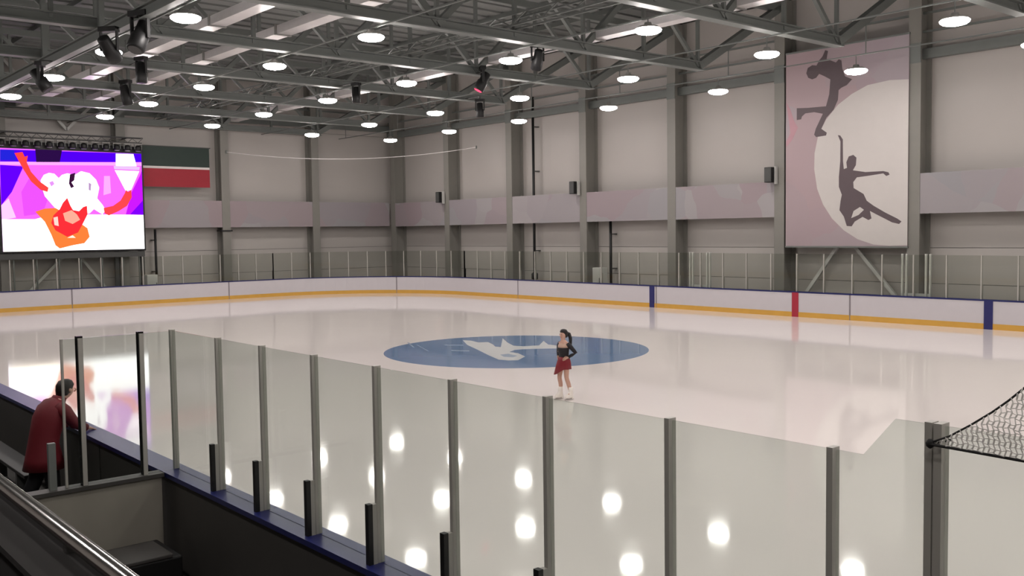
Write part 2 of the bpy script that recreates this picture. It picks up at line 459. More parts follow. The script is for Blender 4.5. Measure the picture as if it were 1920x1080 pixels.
# ------------------------------------------------------------------ high bay lamps
def make_lamp():
    t = thing('high_bay_lamp', None, None)
    MB().lathe([(0.34, 0.07), (0.37, 0.075), (0.30, 0.14), (0.12, 0.18), (0.10, 0.26), (0.02, 0.28)]).build('housing', 'lamp_body', t, True)
    MB().lathe([(0.02, -0.09), (0.18, -0.08), (0.32, -0.045), (0.385, 0.0), (0.40, 0.045), (0.365, 0.075)]).build('lens', 'lamp_lens', t, True)
    h_ = MB().tube([(0, 0, 0), (0, 0, 1)], 0.015).build('hanger', 'steel', t); h_.location = (0, 0, 0.26)
    MB().tube([(0.25, 0, 0.1), (0, 0, 0.26), (-0.25, 0, 0.1)], 0.012, 6).build('bracket', 'steel', t)
    return t
ROWS = [(9.43, [(348, 34), (205, 98), (100, 145), (20, 180)]),
        (9.52, [(696, 70), (518, 124), (384, 163), (280, 194), (197, 218)]),
        (9.44, [(1215, 57), (957, 113), (766, 156), (616, 188), (496, 214), (398, 235)]),
        (9.22, [(1790, 40), (1438, 102), (1180, 148), (980, 184), (824, 212), (691, 233), (585, 252)]),
        (9.22, [(1605, 133), (1345, 171), (1145, 202), (980, 227), (846, 246), (732, 262)])]
def offscreen(q):
    d = Vector(q) - CAM; w = d.dot(_F)
    if w <= 0.1: return True
    u, v = 960 + F_PX * d.dot(_R) / w, 540 - F_PX * d.dot(_U) / w
    return not (0 <= u <= 1920 and 0 <= v <= 1080)
def mark(o):
    if offscreen(o.location):
        o.name = 'high_bay_lamp_offscreen'
        for c in o.children:
            if c.name.startswith('lens'): c.name = 'lens_offscreen'
def hang(o, z):
    for c in o.children:
        if c.name.startswith('hanger'): c.scale = (1, 1, 9.80 - z - 0.26)
RAILL = ['thin steel lamp rail nearest the stands side girder', 'thin steel lamp rail between the girder and the middle of the ice',
         'thin steel lamp rail beside the light grey lattice tray', 'thin steel lamp rail next nearest the long wall', 'thin steel lamp rail close to the long wall']
def lamp_rail(y0, y1, lab):
    t = thing('lamp_rail', lab, 'rail', (0, 0, 9.82), group='rails that carry the lamps')
    MB().bar((X0 + 0.4, y0, 0), (X1 - 0.3, y1, 0), 0.05, 0.04).build('channel', 'steel', t)
    for x in COLX:
        if x < X1 - 1:
            xx = x + 0.25; y = y0 + (y1 - y0) * (xx - X0) / (X1 - X0)
            top = 0.06 if y < 26.5 else (y - 26.45) / 5.45 * 2.98 + 0.2
            MB().bar((xx, y, 0), (xx, y, top), 0.03).build('drop_rod', 'steel', t)
LAMPL = ['round glowing high bay lamp in the row beside the lengthwise girder', 'round glowing high bay lamp in the row between girder and lattice tray',
         'round glowing high bay lamp in the row beside the lattice tray', 'round glowing high bay lamp in the row second from the long wall',
         'round glowing high bay lamp in the row hanging close to the long wall']
LAMPG = ['lamps beside the lengthwise girder', 'lamps between girder and lattice tray', 'lamps beside the lattice tray', 'lamps second from the long wall', 'lamps close to the long wall']
lamp0 = None
for ri, (z, px) in enumerate(ROWS):
    ps = [on_z(u, v + 2, z) for u, v in px]
    far_, near_ = ps[-1], ps[0]
    step = (near_ - far_) / (len(ps) - 1)
    x = near_ + step
    while x.x < 32.5:                                          # the rows run on over the part of the hall outside the picture
        if offscreen((x.x, x.y, z)): ps.append(x.copy())
        x = x + step
    ya = near_.y + (X0 - near_.x) * step.y / step.x; yb = near_.y + (X1 - near_.x) * step.y / step.x
    if ri == 4: ya = min(ya, 30.9)
    lamp_rail(ya, yb, RAILL[ri])
    for q in ps:
        if lamp0 is None: o = lamp0 = make_lamp()
        else: o = copy_tree(lamp0)
        qx = max(q.x, -32.4)
        o.location = (qx, ya + (yb - ya) * (qx - X0) / (X1 - X0), z); hang(o, z); mark(o)
        tag(o, LAMPL[ri], 'lamp', LAMPG[ri])
for y in (0.4, -6.0):
    lamp_rail(y, y, 'thin steel lamp rail above the stands' if y < 0 else 'thin steel lamp rail above the near boards')
    for i in range(10):
        o = copy_tree(lamp0); hang(o, 9.43); o.location = (-26.0 + 6.1 * i, y, 9.43); mark(o)
        tag(o, 'round white high bay lamp on the rail above the %s' % ('stands' if y < 0 else 'near boards'), 'lamp', 'high bay lamps above the %s' % ('stands' if y < 0 else 'near boards'))

# ------------------------------------------------------------------ rink boards
HB = 1.03
def ring_points():
    """dense centre line of the ice edge with arc length, going clockwise from (0,0) along the near side towards -x"""
    pts = []; cx = HALF - RAD
    def line(a, b, n):
        for i in range(n): pts.append((a[0] + (b[0] - a[0]) * i / n, a[1] + (b[1] - a[1]) * i / n))
    def arc(c, a0, a1, n):
        for i in range(n):
            a = math.radians(a0 + (a1 - a0) * i / n); pts.append((c[0] + RAD * math.cos(a), c[1] + RAD * math.sin(a)))
    line((0, 0), (-cx, 0), 1); arc((-cx, RAD), 270, 180, 20)
    line((-HALF, RAD), (-HALF, WID - RAD), 1); arc((-cx, WID - RAD), 180, 90, 20)
    line((-cx, WID), (cx, WID), 1); arc((cx, WID - RAD), 90, 0, 20)
    line((HALF, WID - RAD), (HALF, RAD), 1); arc((cx, RAD), 0, -90, 20)
    line((cx, 0), (0, 0), 1); pts.append((0, 0))
    return pts
RP = ring_points(); RS = [0.0]
for a, b in zip(RP[:-1], RP[1:]): RS.append(RS[-1] + math.hypot(b[0] - a[0], b[1] - a[1]))
RL = RS[-1]
def ring_at(s, off):
    s = s % RL
    import bisect
    i = min(max(bisect.bisect_right(RS, s) - 1, 0), len(RP) - 2)
    a, b = RP[i], RP[i + 1]; t = (s - RS[i]) / (RS[i + 1] - RS[i])
    x, y = a[0] + (b[0] - a[0]) * t, a[1] + (b[1] - a[1]) * t
    # outward normal: smooth on the arcs
    cx = HALF - RAD; qx = min(max(x, -cx), cx); qy = min(max(y, RAD), WID - RAD)
    n = Vector((x - qx, y - qy)); n.normalize()
    return x + n.x * off, y + n.y * off
def ring_sweep(s0, s1, o0, o1, z0, z1):
    ss = [s0] + [s for s in RS if s0 + 0.02 < s < s1 - 0.02] + [s1]
    m = MB(); k = len(ss)
    for s in ss:
        for (o, z) in ((o0, z0), (o1, z0), (o1, z1), (o0, z1)):
            x, y = ring_at(s, o); m.v.append((x, y, z))
    for i in range(k - 1):
        for j in range(4):
            a, b = i * 4 + j, i * 4 + (j + 1) % 4
            m.f.append((a, b, b + 4, a + 4))
    m.f.append((3, 2, 1, 0)); m.f.append(tuple((k - 1) * 4 + j for j in range(4)))
    return m
def s_of(x, y):
    return min(((RS[i] + (RS[i + 1] - RS[i]) * k / 40.0) for i in range(len(RP) - 1) for k in range(41)),
               key=lambda s: (ring_at(s, 0)[0] - x) ** 2 + (ring_at(s, 0)[1] - y) ** 2)
boards = thing('rink_boards', 'white rink boards with yellow kick plate and dark blue cap around the ice', 'rink boards')
sA, sB, sC = s_of(-30, 10.71), s_of(-30, 19.24), s_of(-26.78, 28.56)
cuts = [sA, sB, sC]
s = sC
far_end = s_of(22.07, 30.0)
for k in range(1, 6): cuts.append(sC + (far_end - sC) * k / 5)
nxt = cuts[-1]
while cuts[-1] + 8.6 < RL + sA: cuts.append(cuts[-1] + 8.6)
cuts.append(RL + sA)
for a, b in zip(cuts[:-1], cuts[1:]):
    p_ = ring_sweep(a + 0.02, b - 0.02, 0.0, 0.05, 0.0, HB - 0.05).build('board_panel', 'board', boards)
    ring_sweep(a + 0.02, b - 0.02, -0.012, 0.0, 0.0, 0.2).build('kick_plate', 'kick', p_)
    ring_sweep(a + 0.02, b - 0.02, 0.05, 0.22, 0.0, HB - 0.05).build('outer_cladding', 'cladding', p_)
    ring_sweep(a, b, -0.015, 0.27, HB - 0.05, HB).build('cap_rail', 'cap', p_)
    ring_sweep(b - 0.035, b + 0.035, -0.004, 0.04, 0.0, HB - 0.05).build('seam_strip', 'seam', boards)
for (x, mt) in ((-7.656, 'blue_line'), (0.0, 'red_line'), (7.656, 'blue_line')):
    for (y, sg) in ((30.0, -1), (0.0, 1)):
        y0, y1 = sorted((y + sg * -0.01, y + sg * 0.02))
        MB().box(x - 0.15, x + 0.15, y0, y1, 0.0, HB - 0.04).build('line_mark', mt, boards)

# ------------------------------------------------------------------ glass along the near side
HG, YG = 2.557, -0.10
def pane(mb_pts, name, parent, off, material='glass'):
    return MB().prism(mb_pts, off).build(name, material, parent)
near = thing('near_glass_screen', 'clear safety glass on posts along the boards nearest the stands', 'glass screen')
XS = [11.77] + [12.9776 + 0.97412 * i for i in range(8)] + [20.26] + [20.26 + 0.97412 * (i + 1) for i in range(8)]
for i, x in enumerate(XS):
    top = HG if x < 20 else 2.74
    w = 0.032 if i != len(XS) else 0.05
    pp = MB().box(x - 0.016, x + 0.016, YG - 0.03, YG + 0.03, HB, top + 0.012).build('post', 'alu', near)
    if x >= 20:
        MB().box(x + 0.025, x + 0.06, YG - 0.035, YG + 0.035, HB, top + 0.012).build('post', 'alu', near)
    if 0 < i:
        sl_ = MB().box(x - 0.022, x + 0.022, YG - 0.075, YG - 0.036, HB, HB + 0.47).build('post_sleeve', 'alu', near)
        MB().box(x - 0.024, x + 0.024, YG - 0.115, YG - 0.075, HB, HB + 0.475).build('sleeve_shade_strip', 'black', sl_)  # black strip paints the shade on the sleeve face turned to the stands
    if i + 1 < len(XS):
        x1 = XS[i + 1]
        a, b = x + 0.02, x1 - 0.02
        if abs(x1 - 20.26) < 0.01:
            poly = [(a, HB), (b, HB), (b, 2.74), (20.10, 2.74), (19.95, HG), (a, HG)]
        else:
            z = HG if x < 20 else 2.74
            poly = [(a, HB), (b, HB), (b, z), (a, z)]
        pane([(px, YG - 0.006, pz) for px, pz in poly], 'glass_pane', near, (0, 0.012, 0))
        # thin bright edge of the pane top
# glass return at the end of the players' bench
ret = thing('bench_end_screen', 'glass screen on a grey half wall across the end of the players bench', 'glass screen')
XB = 11.8
MB().box(XB - 0.06, XB + 0.06, -2.3, -0.30, -0.02, HB - 0.04).build('half_wall', 'cladding_light', ret)
MB().box(XB - 0.09, XB + 0.09, -2.3, -0.28, HB - 0.04, HB).build('cap_rail', 'cladding', ret)
for (y, mt) in ((-0.46, 'black_gloss'), (-1.08, 'black_gloss')):
    MB().box(XB - 0.03, XB + 0.03, y - 0.03, y + 0.03, HB, HG + 0.02).build('post', mt, ret)
    MB().box(XB + 0.03, XB + 0.05, y - 0.022, y + 0.022, HB, HG).build('cover_strip', 'alu', ret)
for (y0, y1) in ((-0.43, -0.13), (-1.05, -0.49), (-1.24, -1.11)):
    MB().box(XB - 0.006, XB + 0.006, y0, y1, HB, HG).build('glass_pane', 'glass', ret)
MB().box(XB - 0.015, XB + 0.015, -1.262, -1.24, HB, HG).build('edge_strip', 'alu', ret)
MB().box(XB - 0.03, XB + 0.03, -1.42, -1.35, HB, HB + 0.48).build('post_sleeve', 'steel', ret)

# ------------------------------------------------------------------ glass around the far side and the end
def ring_screen(s0, s1, step, label):
    t = thing('far_glass_screen', label, 'glass screen')
    n = int((s1 - s0) / step); st = (s1 - s0) / n
    for i in range(n + 1):
        s = s0 + i * st
        x, y = ring_at(s, 0.11); q = ring_at(s, 0.2); d = Vector((q[0] - x, q[1] - y, 0)).normalized(); e = Vector((-d.y, d.x, 0))
        MB().bar((x, y, HB), (x, y, HG), 0.04, 0.07, up=tuple(d)).build('post', 'alu', t)
        c = Vector((x, y, 0)) + d * 0.06
        MB().bar((c.x, c.y, HB), (c.x, c.y, HB + 0.5), 0.05, 0.05, up=tuple(d)).build('post_sleeve', 'alu', t)
        if i < n:
            ring_sweep(s + 0.02, s + st - 0.02, 0.104, 0.116, HB, HG).build('glass_pane', 'glass_far', t)
    return t
sF0, sF1 = s_of(-22.07, 30.0), s_of(22.07, 30.0)
sE0, sE1 = s_of(-30.0, RAD), s_of(-30.0, WID - RAD)
ring_screen(sF0, sF1, 1.22, 'tinted safety glass on posts along the far long boards')
ring_screen(sE1, sF0, 1.13, 'curved run of safety glass on posts around the far rink corner')
ring_screen(sE0, sE1, 1.02, 'safety glass on posts along the end boards below the video screen')
# gates in the far glass: pairs of tall bright jambs
for k, (a, b) in enumerate(((-5.5, -4.55), (4.5, 5.4))):
    t = thing('rink_gate', ['pale framed gate in the far glass on the speaker side of the skater banner', 'pale framed gate in the far glass past the skater banner'][k], 'gate', ((a + b) / 2, 30.22, 0))
    h = (b - a) / 2
    for s in (-1, 1):
        MB().box(s * h - 0.11, s * h - 0.05, -0.04, 0.05, HB, HG + 0.03).build('jamb', 'white_box', t)
        MB().box(s * h + 0.05, s * h + 0.11, -0.04, 0.05, HB, HG + 0.03).build('jamb', 'white_box', t)
    MB().box(-h - 0.05, h + 0.05, 0.02, 0.09, HB, HB + 0.1).build('sill', 'white_box', t)

# ------------------------------------------------------------------ things on the walls
fasc = ['pale pink printed fascia strip in the corner bay beside the column speaker', 'pale pink printed fascia strip in the bay just past the corner',
        'pale pink printed fascia strip crossed by the tall black pipe', 'pale pink printed fascia strip above the small white cabinet',
        'pale pink printed fascia strip next to the skater banner, ending at a speaker', None,
        'pale pink printed fascia strip on the other side of the skater banner from the speakers']
for i, x in enumerate(COLX[:-1]):
    lab = fasc[i] if i < len(fasc) else 'pale pink printed fascia strip farther along past the skater banner'
    if lab is None or i > 7: continue
    o = MB().box(x + 0.5, COLX[i + 1], 32.02, 32.09, 4.09, 5.64).build('fascia_banner', 'fascia_print')
    if i == 0: o.data.materials[0] = MATS['fascia_print']
    tag(o, lab, 'banner', 'printed fascia strips on the walls')
endf = ['pale printed fascia strip on the end wall nearest the corner', 'pale printed fascia strip in the end wall bay between corner and flag',
        'pale printed fascia strip under the tricolour flag on the end wall', None, 'pale printed fascia strip beyond the video screen']
for i in range(5):
    y1 = 32.0 if i == 0 else COLY[i - 1] - 0.5; y0 = COLY[i]
    if endf[i] is None: continue
    o = MB().box(-32.78, -32.71, y0, y1, 4.13, 5.70).build('fascia_banner', 'fascia_print')
    tag(o, endf[i], 'banner', 'printed fascia strips on the walls')

# tall banner with two skater silhouettes
YBN = 31.93
bl, br_ = on_y(1473, 462, YBN), on_y(1701, 463, YBN)
ban = thing('skater_banner', 'tall lilac banner with two dark figure skater silhouettes on a pale moon', 'banner', (0, 0, 0))
bx0, bx1, bz0, bz1 = bl.x, br_.x, bl.z, 11.0
MB().box(bx0, bx1, YBN, YBN + 0.04, bz0, bz1).build('cloth', 'banner_print', ban)
for (a0, a1, z0, z1) in ((bx0 - 0.02, bx1 + 0.02, bz0 - 0.05, bz0 + 0.02), (bx0 - 0.02, bx1 + 0.02, bz1 - 0.02, bz1 + 0.05)):
    MB().box(a0, a1, YBN - 0.004, YBN + 0.06, z0, z1).build('hem_bar', 'steel', ban)
def ban_poly(pts, name, material, lift):
    ps = []
    for (a, b) in pts:
        q = on_y(1460 + a / 2.7, 80 + b / 2.7, YBN)
        ps.append((min(q.x, bx1), YBN - lift, max(min(q.z, bz1), bz0)))
    return MB().prism(ps, (0, 0.003, 0)).build(name, material, ban)
ban_poly([(660, 185), (560, 190), (450, 215), (370, 260), (300, 315), (240, 390), (200, 470), (182, 560), (180, 640), (195, 740),
          (225, 820), (270, 890), (330, 950), (400, 995), (480, 1022), (560, 1028), (660, 1025)], 'moon', 'banner_moon', 0.003)
ban_poly([(38, 300), (60, 340), (80, 400), (98, 430), (70, 490), (38, 530), (38, 500), (60, 460), (52, 400)], 'ribbon', 'banner_pink', 0.003)
ban_poly([(205, 90), (222, 70), (236, 38), (250, 42), (243, 82), (290, 100), (305, 84), (318, 90), (322, 130), (336, 170), (372, 185),
          (345, 215), (318, 228), (304, 240), (300, 290), (278, 340), (242, 380), (216, 436), (244, 456), (240, 470), (190, 478), (180, 466),
          (188, 436), (224, 360), (180, 352), (135, 358), (118, 374), (114, 388), (92, 392), (92, 332), (150, 330), (240, 322), (256, 262),
          (262, 186), (232, 170), (205, 158), (190, 178), (170, 186), (150, 178), (140, 155), (148, 128), (170, 114), (192, 116)], 'silhouette', 'banner_ink', 0.006)
ban_poly([(300, 468), (312, 470), (325, 490), (326, 600), (330, 640), (346, 634), (343, 605), (355, 576), (378, 568), (394, 582), (391, 620),
          (376, 646), (440, 655), (530, 650), (556, 656), (562, 668), (545, 675), (530, 662), (440, 676), (396, 682), (378, 706), (380, 736),
          (430, 766), (446, 800), (480, 825), (540, 860), (600, 890), (622, 905), (610, 918), (575, 910), (520, 882), (462, 852), (470, 890),
          (455, 898), (425, 882), (385, 906), (370, 930), (345, 928), (330, 880), (308, 848), (314, 800), (320, 770), (305, 730), (305, 680),
          (312, 600), (313, 500)], 'silhouette', 'banner_ink', 0.006)
ban_poly([(368, 888), (380, 852), (412, 832), (432, 846), (405, 872)], 'silhouette_gap', 'banner_moon', 0.009)
# chevron braces on the walls
def brace(name, a, b, c, label):
    t = thing(name, label, 'brace')
    MB().bar(a, b, 0.14).build('strut', 'white_box', t); MB().bar(c, b, 0.14).build('strut', 'white_box', t)
    return t
brace('chevron_brace', (-1.74, 32.62, 0.0), (0.69, 32.62, 3.3), (3.62, 32.62, 0.0), 'inverted V steel brace below the skater banner')
brace('chevron_brace', (-33.1, 8.72, -0.0), (-33.1, 11.75, 3.1), (-33.1, 14.05, 0.0), 'inverted V steel brace under the video screen')
brace('chevron_brace', (-33.1, 8.72, 12.9), (-33.1, 11.7, 9.44), (-33.1, 14.05, 11.9), 'V shaped steel brace above the video screen')
# flag
fl = thing('wall_flag', 'dark green, white and dark red flag hung beside the video screen', 'flag', (-32.60, 0, 0))
for (z0, z1, mt) in ((7.63, 8.74, 'flag_green'), (7.50, 7.63, 'flag_white'), (6.46, 7.50, 'flag_red')):
    MB().box(-0.02, 0.02, 15.45, 19.42, z0, z1).build('stripe', mt, fl)
MB().tube([(0, 15.4, 8.76), (0, 19.5, 8.76)], 0.03).build('rod', 'steel_dark', fl)
# speakers on the columns
for k, (u, v, lab) in enumerate(((825, 370, 'small black loudspeaker on the column next to the corner'),
                                 (1077, 352, 'black loudspeaker on the column between the black pipe and white cabinet'),
                                 (1445, 328, 'black loudspeaker on the column beside the skater banner'))):
    q = on_y(u, v, 31.75)
    t = thing('wall_speaker', lab, 'speaker', (q.x, 31.75, q.z), group='loudspeakers on the columns')
    MB().box(-0.2, 0.17, -0.2, 0.16, -0.33, 0.33).build('cabinet', 'black', t, bevel=0.02)
    MB().box(-0.18, 0.15, -0.212, -0.19, -0.3, 0.3).build('grille', 'steel_dark', t)
    MB().box(0.17, 0.215, 0.02, 0.2, -0.4, 0.36).build('side_bracket', 'white_box', t)
    MB().box(-0.05, 0.05, 0.15, 0.28, -0.06, 0.06).build('mount', 'steel', t)
# pipes and cabinets behind the boards
p1 = on_y(1000, 300, 32.5)
t = thing('black_pipe', 'tall thin black pipe running up the long wall', 'pipe', (p1.x, 32.5, 0))
MB().tube([(0, 0, 0), (0, 0, 4.4), (0, 0, 11.2)], 0.075, 10).build('pipe_run', 'black', t, True)
MB().lathe([(0.17, 0.9), (0.19, 0.95), (0.19, 1.22), (0.1, 1.3)]).build('valve_collar', 'black', t, True)
for z in (2.5, 7.0, 9.5): MB().box(-0.1, 0.1, 0.0, 0.385, z, z + 0.06).build('clip', 'steel_dark', t)
p2 = on_y(1145, 450, 32.5)
t = thing('black_pipe', 'short black pipe standing beside the small white cabinet', 'pipe', (p2.x, 32.5, 0))
MB().tube([(0, 0, 0), (0, 0, 4.2)], 0.075, 10).build('pipe_run', 'black', t, True)
for z in (1.6, 3.4): MB().box(-0.1, 0.1, 0.0, 0.385, z, z + 0.06).build('clip', 'steel_dark', t)
def cabinet(loc, lab, w=0.6, d=0.5, h=1.6, rz=0.0):
    t = thing('floor_cabinet', lab, 'cabinet', loc, rz)
    MB().box(-w / 2, w / 2, -d / 2, d / 2, -0.02, h).build('body', 'white_box', t, bevel=0.02)
    MB().box(-w / 2 + 0.03, w / 2 - 0.03, -d / 2 - 0.015, -d / 2, 0.1, h - 0.04).build('door', 'white_box', t)
    MB().box(w / 2 - 0.1, w / 2 - 0.07, -d / 2 - 0.03, -d / 2 - 0.012, h * 0.55, h * 0.7).build('handle', 'black', t)
q = on_y(1125, 510, 31.5); cabinet((q.x, 31.5, 0), 'small white cabinet behind the far boards near the long wall', h=1.72)
q = on_x(283, 520, -32.0); cabinet((-32.0, q.y, 0), 'small white cabinet behind the end boards beside the video screen', h=1.5, rz=math.pi / 2)
q = on_x(292, 470, -32.9)
t = thing('black_pipe', 'black pipe on the end wall below the tricolour flag', 'pipe', (-32.9, q.y, 0))
MB().tube([(0, 0, 0), (0, 0, 4.05)], 0.07, 10).build('pipe_run', 'black', t, True)
for z in (1.6, 3.4): MB().box(-0.55, 0.0, -0.08, 0.08, z, z + 0.06).build('clip', 'steel_dark', t)
# steel rope in the corner
a, b = on_x(424, 285, -32.62), on_y(893, 276, 31.93)
pts = [a.lerp(b, i / 24.0) + Vector((0, 0, -0.55 * 4 * (i / 24.0) * (1 - i / 24.0))) for i in range(25)]
t = thing('steel_rope', 'thin pale steel rope sagging across the far corner', 'rope')
MB().tube(pts, 0.02, 6).build('strand', 'duct', t)
for q in (a, b): MB().lathe([(0.02, -0.1), (0.05, -0.05), (0.05, 0.05), (0.02, 0.1)], tuple(q), 10).build('anchor', 'steel', t)

# ------------------------------------------------------------------ video screen
XSN = -31.9
scr = thing('video_screen', 'large video screen showing a skater in red on purple and white', 'screen', (0, 0, 0))
c0, c1 = on_x(3, 286, XSN), on_x(271, 466, XSN)
sy0, sy1, sz0, sz1 = 8.08, c1.y, 2.96, 8.22
MB().box(XSN - 0.35, XSN - 0.02, sy0 - 0.25, sy1 + 0.1, sz0 - 0.1, sz1 + 0.38).build('casing', 'black', scr, bevel=0.03)
def scr_rect(y0, y1, z0, z1, name, rgb, k, lift, st=None):
    emat('scr_%d_%d_%d' % rgb, rgb, SCREEN_STRENGTH * (1.0 if min(rgb) > 215 else 0.6))
    return MB().box(XSN - 0.019, XSN + lift, y0, y1, z0, z1).build(name, 'scr_%d_%d_%d' % rgb, scr)
def scr_poly(pts, rgb, layer, name='picture_area'):
    emat('scr_%d_%d_%d' % rgb, rgb, SCREEN_STRENGTH * (1.0 if min(rgb) > 215 else 0.6))
    ps = []
    for (u, v) in pts:
        q = on_x(u, v, XSN)
        ps.append((XSN + 0.002 + 0.002 * layer, min(max(q.y, sy0), sy1), min(max(q.z, sz0), sz1)))
    return MB().prism(ps, (0.0015, 0, 0)).build(name, 'scr_%d_%d_%d' % rgb, scr)
scr_rect(sy0, sy1, sz0, sz1, 'picture_area', (214, 92, 236), 0, 0.0)
P = scr_poly
P([(0, 280), (270, 282), (270, 304), (0, 304)], (70, 0, 210), 1)
P([(66, 280), (116, 280), (112, 304), (68, 304)], (36, 10, 60), 2)
P([(0, 281), (26, 281), (30, 300), (0, 300)], (30, 30, 190), 2)
P([(0, 303), (270, 305), (270, 311), (0, 309)], (238, 150, 246), 2)
P([(0, 309), (44, 312), (22, 360), (0, 385)], (86, 0, 226), 1)
P([(0, 385), (16, 372), (30, 408), (0, 412)], (232, 180, 240), 2)
P([(270, 320), (262, 330), (246, 362), (236, 402), (270, 402)], (176, 20, 232), 1)
P([(270, 376), (244, 402), (270, 403)], (110, 0, 220), 2)
P([(60, 325), (40, 360), (45, 405), (80, 400), (90, 372)], (206, 70, 222), 1)
P([(195, 330), (206, 330), (208, 362), (194, 366)], (232, 150, 240), 2)
P([(217, 288), (250, 289), (256, 312), (217, 311)], (250, 244, 252), 3)
P([(213, 311), (262, 313), (261, 319), (214, 317)], (206, 170, 220), 3)
P([(215, 319), (261, 321), (246, 356), (236, 359)], (250, 232, 250), 3)
P([(3, 411), (66, 411), (90, 404), (160, 402), (270, 403), (273, 470), (3, 474)], (252, 250, 252), 3)
P([(78, 350), (76, 338), (82, 328), (92, 324), (102, 326), (110, 334), (116, 328), (126, 325), (140, 328), (152, 321), (168, 325), (180, 337),
   (186, 352), (182, 372), (192, 384), (198, 394), (192, 402), (176, 392), (168, 400), (150, 402), (110, 398), (98, 384), (84, 368)], (252, 248, 252), 4)
P([(92, 342), (99, 339), (102, 345), (96, 350)], (200, 130, 215), 5)
P([(166, 342), (171, 345), (170, 358), (166, 356)], (160, 130, 170), 5)
P([(131, 327), (141, 324), (139, 338), (134, 342), (139, 350), (133, 353), (129, 344)], (50, 16, 50), 5)
P([(27, 287), (42, 285), (46, 294), (52, 292), (50, 304), (58, 322), (74, 340), (91, 352), (89, 360), (76, 356), (58, 340), (44, 318), (34, 300)], (244, 60, 56), 5)
P([(194, 390), (212, 386), (226, 376), (234, 362), (236, 356), (240, 360), (246, 356), (247, 370), (238, 386), (222, 396), (204, 404), (196, 400)], (244, 60, 66), 5)
P([(66, 397), (84, 391), (104, 390), (118, 398), (150, 418), (164, 428), (168, 444), (158, 456), (136, 460), (112, 466), (104, 460), (96, 440), (84, 416)], (240, 112, 50), 5)
P([(112, 392), (118, 380), (126, 371), (132, 386), (137, 394), (148, 396), (156, 388), (163, 386), (164, 402), (156, 418), (146, 436), (126, 444), (104, 432), (96, 418), (100, 404)], (226, 40, 48), 6)
P([(118, 400), (134, 394), (144, 402), (150, 412), (136, 420), (122, 414)], (244, 150, 130), 7)
P([(100, 408), (108, 406), (110, 424), (102, 422)], (250, 190, 180), 7)
P([(126, 446), (136, 441), (142, 446)], (250, 220, 200), 7)
P([(4, 472), (60, 440), (92, 436), (104, 462), (100, 472)], (255, 246, 226), 4)
for y in (8.6, 9.7, 10.8, 11.9, 13.0, 14.1, 15.0):
    MB().box(XSN - 0.3, XSN - 0.22, y - 0.03, y + 0.03, 0.0, sz0 - 0.08).build('support_leg', 'steel', scr)
MB().box(XSN - 0.34, XSN - 0.1, sy0 - 0.2, sy1 + 0.05, sz0 - 0.42, sz0 - 0.12).build('base_beam', 'steel_dark', scr)
for (y) in (13.9, 15.3): MB().box(XSN - 0.75, XSN - 0.55, y - 0.1, y + 0.1, 0.0, sz0).build('stand_post', 'steel_dark', scr)
# stage light bar over the screen
bar = thing('stage_light_bar', 'truss bar holding stage lights above the video screen', 'lighting truss', (-31.7, 0, 8.62))
for (dx, dz) in ((-0.15, 0.42), (0.15, 0.42), (0.0, 0.16)):
    MB().tube([(dx, 7.6, dz), (dx, 15.2, dz)], 0.03, 8).build('chord', 'steel_dark', bar)
for i in range(14):
    y = 7.7 + i * 0.54
    MB().bar((-0.15, y, 0.42), (0, y + 0.27, 0.16), 0.025).build('lacing', 'steel_dark', bar); MB().bar((0, y + 0.27, 0.16), (0.15, y + 0.5, 0.42), 0.025).build('lacing', 'steel_dark', bar)
for y in (8.36, 14.39):
    MB().bar((0, y, 0.4), (-0.98, y, 0.4), 0.06).build('wall_arm', 'steel_dark', bar)
lite = None
for i in range(13):
    y = 8.15 + i * 0.57
    if lite is None:
        lite = o = thing('stage_light', None, None)
        MB().lathe([(0.11, -0.2), (0.15, -0.17), (0.16, 0.02), (0.11, 0.1), (0.04, 0.12)], seg=14).build('housing', 'black', o, True)
        MB().lathe([(0.135, -0.205), (0.135, -0.198)], seg=14).build('lens', 'white_box', o)
        MB().box(-0.2, -0.17, -0.03, 0.03, -0.1, 0.18).build('yoke_arm', 'steel', o)
        MB().box(0.17, 0.2, -0.03, 0.03, -0.1, 0.18).build('yoke_arm', 'steel', o)
        MB().box(-0.2, 0.2, -0.04, 0.04, 0.16, 0.2).build('yoke', 'lamp_body', o)
    else: o = copy_tree(lite)
    o.location = (-31.7, y, 8.53); o.rotation_euler = (0, 0, math.pi / 2)
    tag(o, 'small black stage light in the row above the video screen', 'stage light', 'stage lights above the video screen')

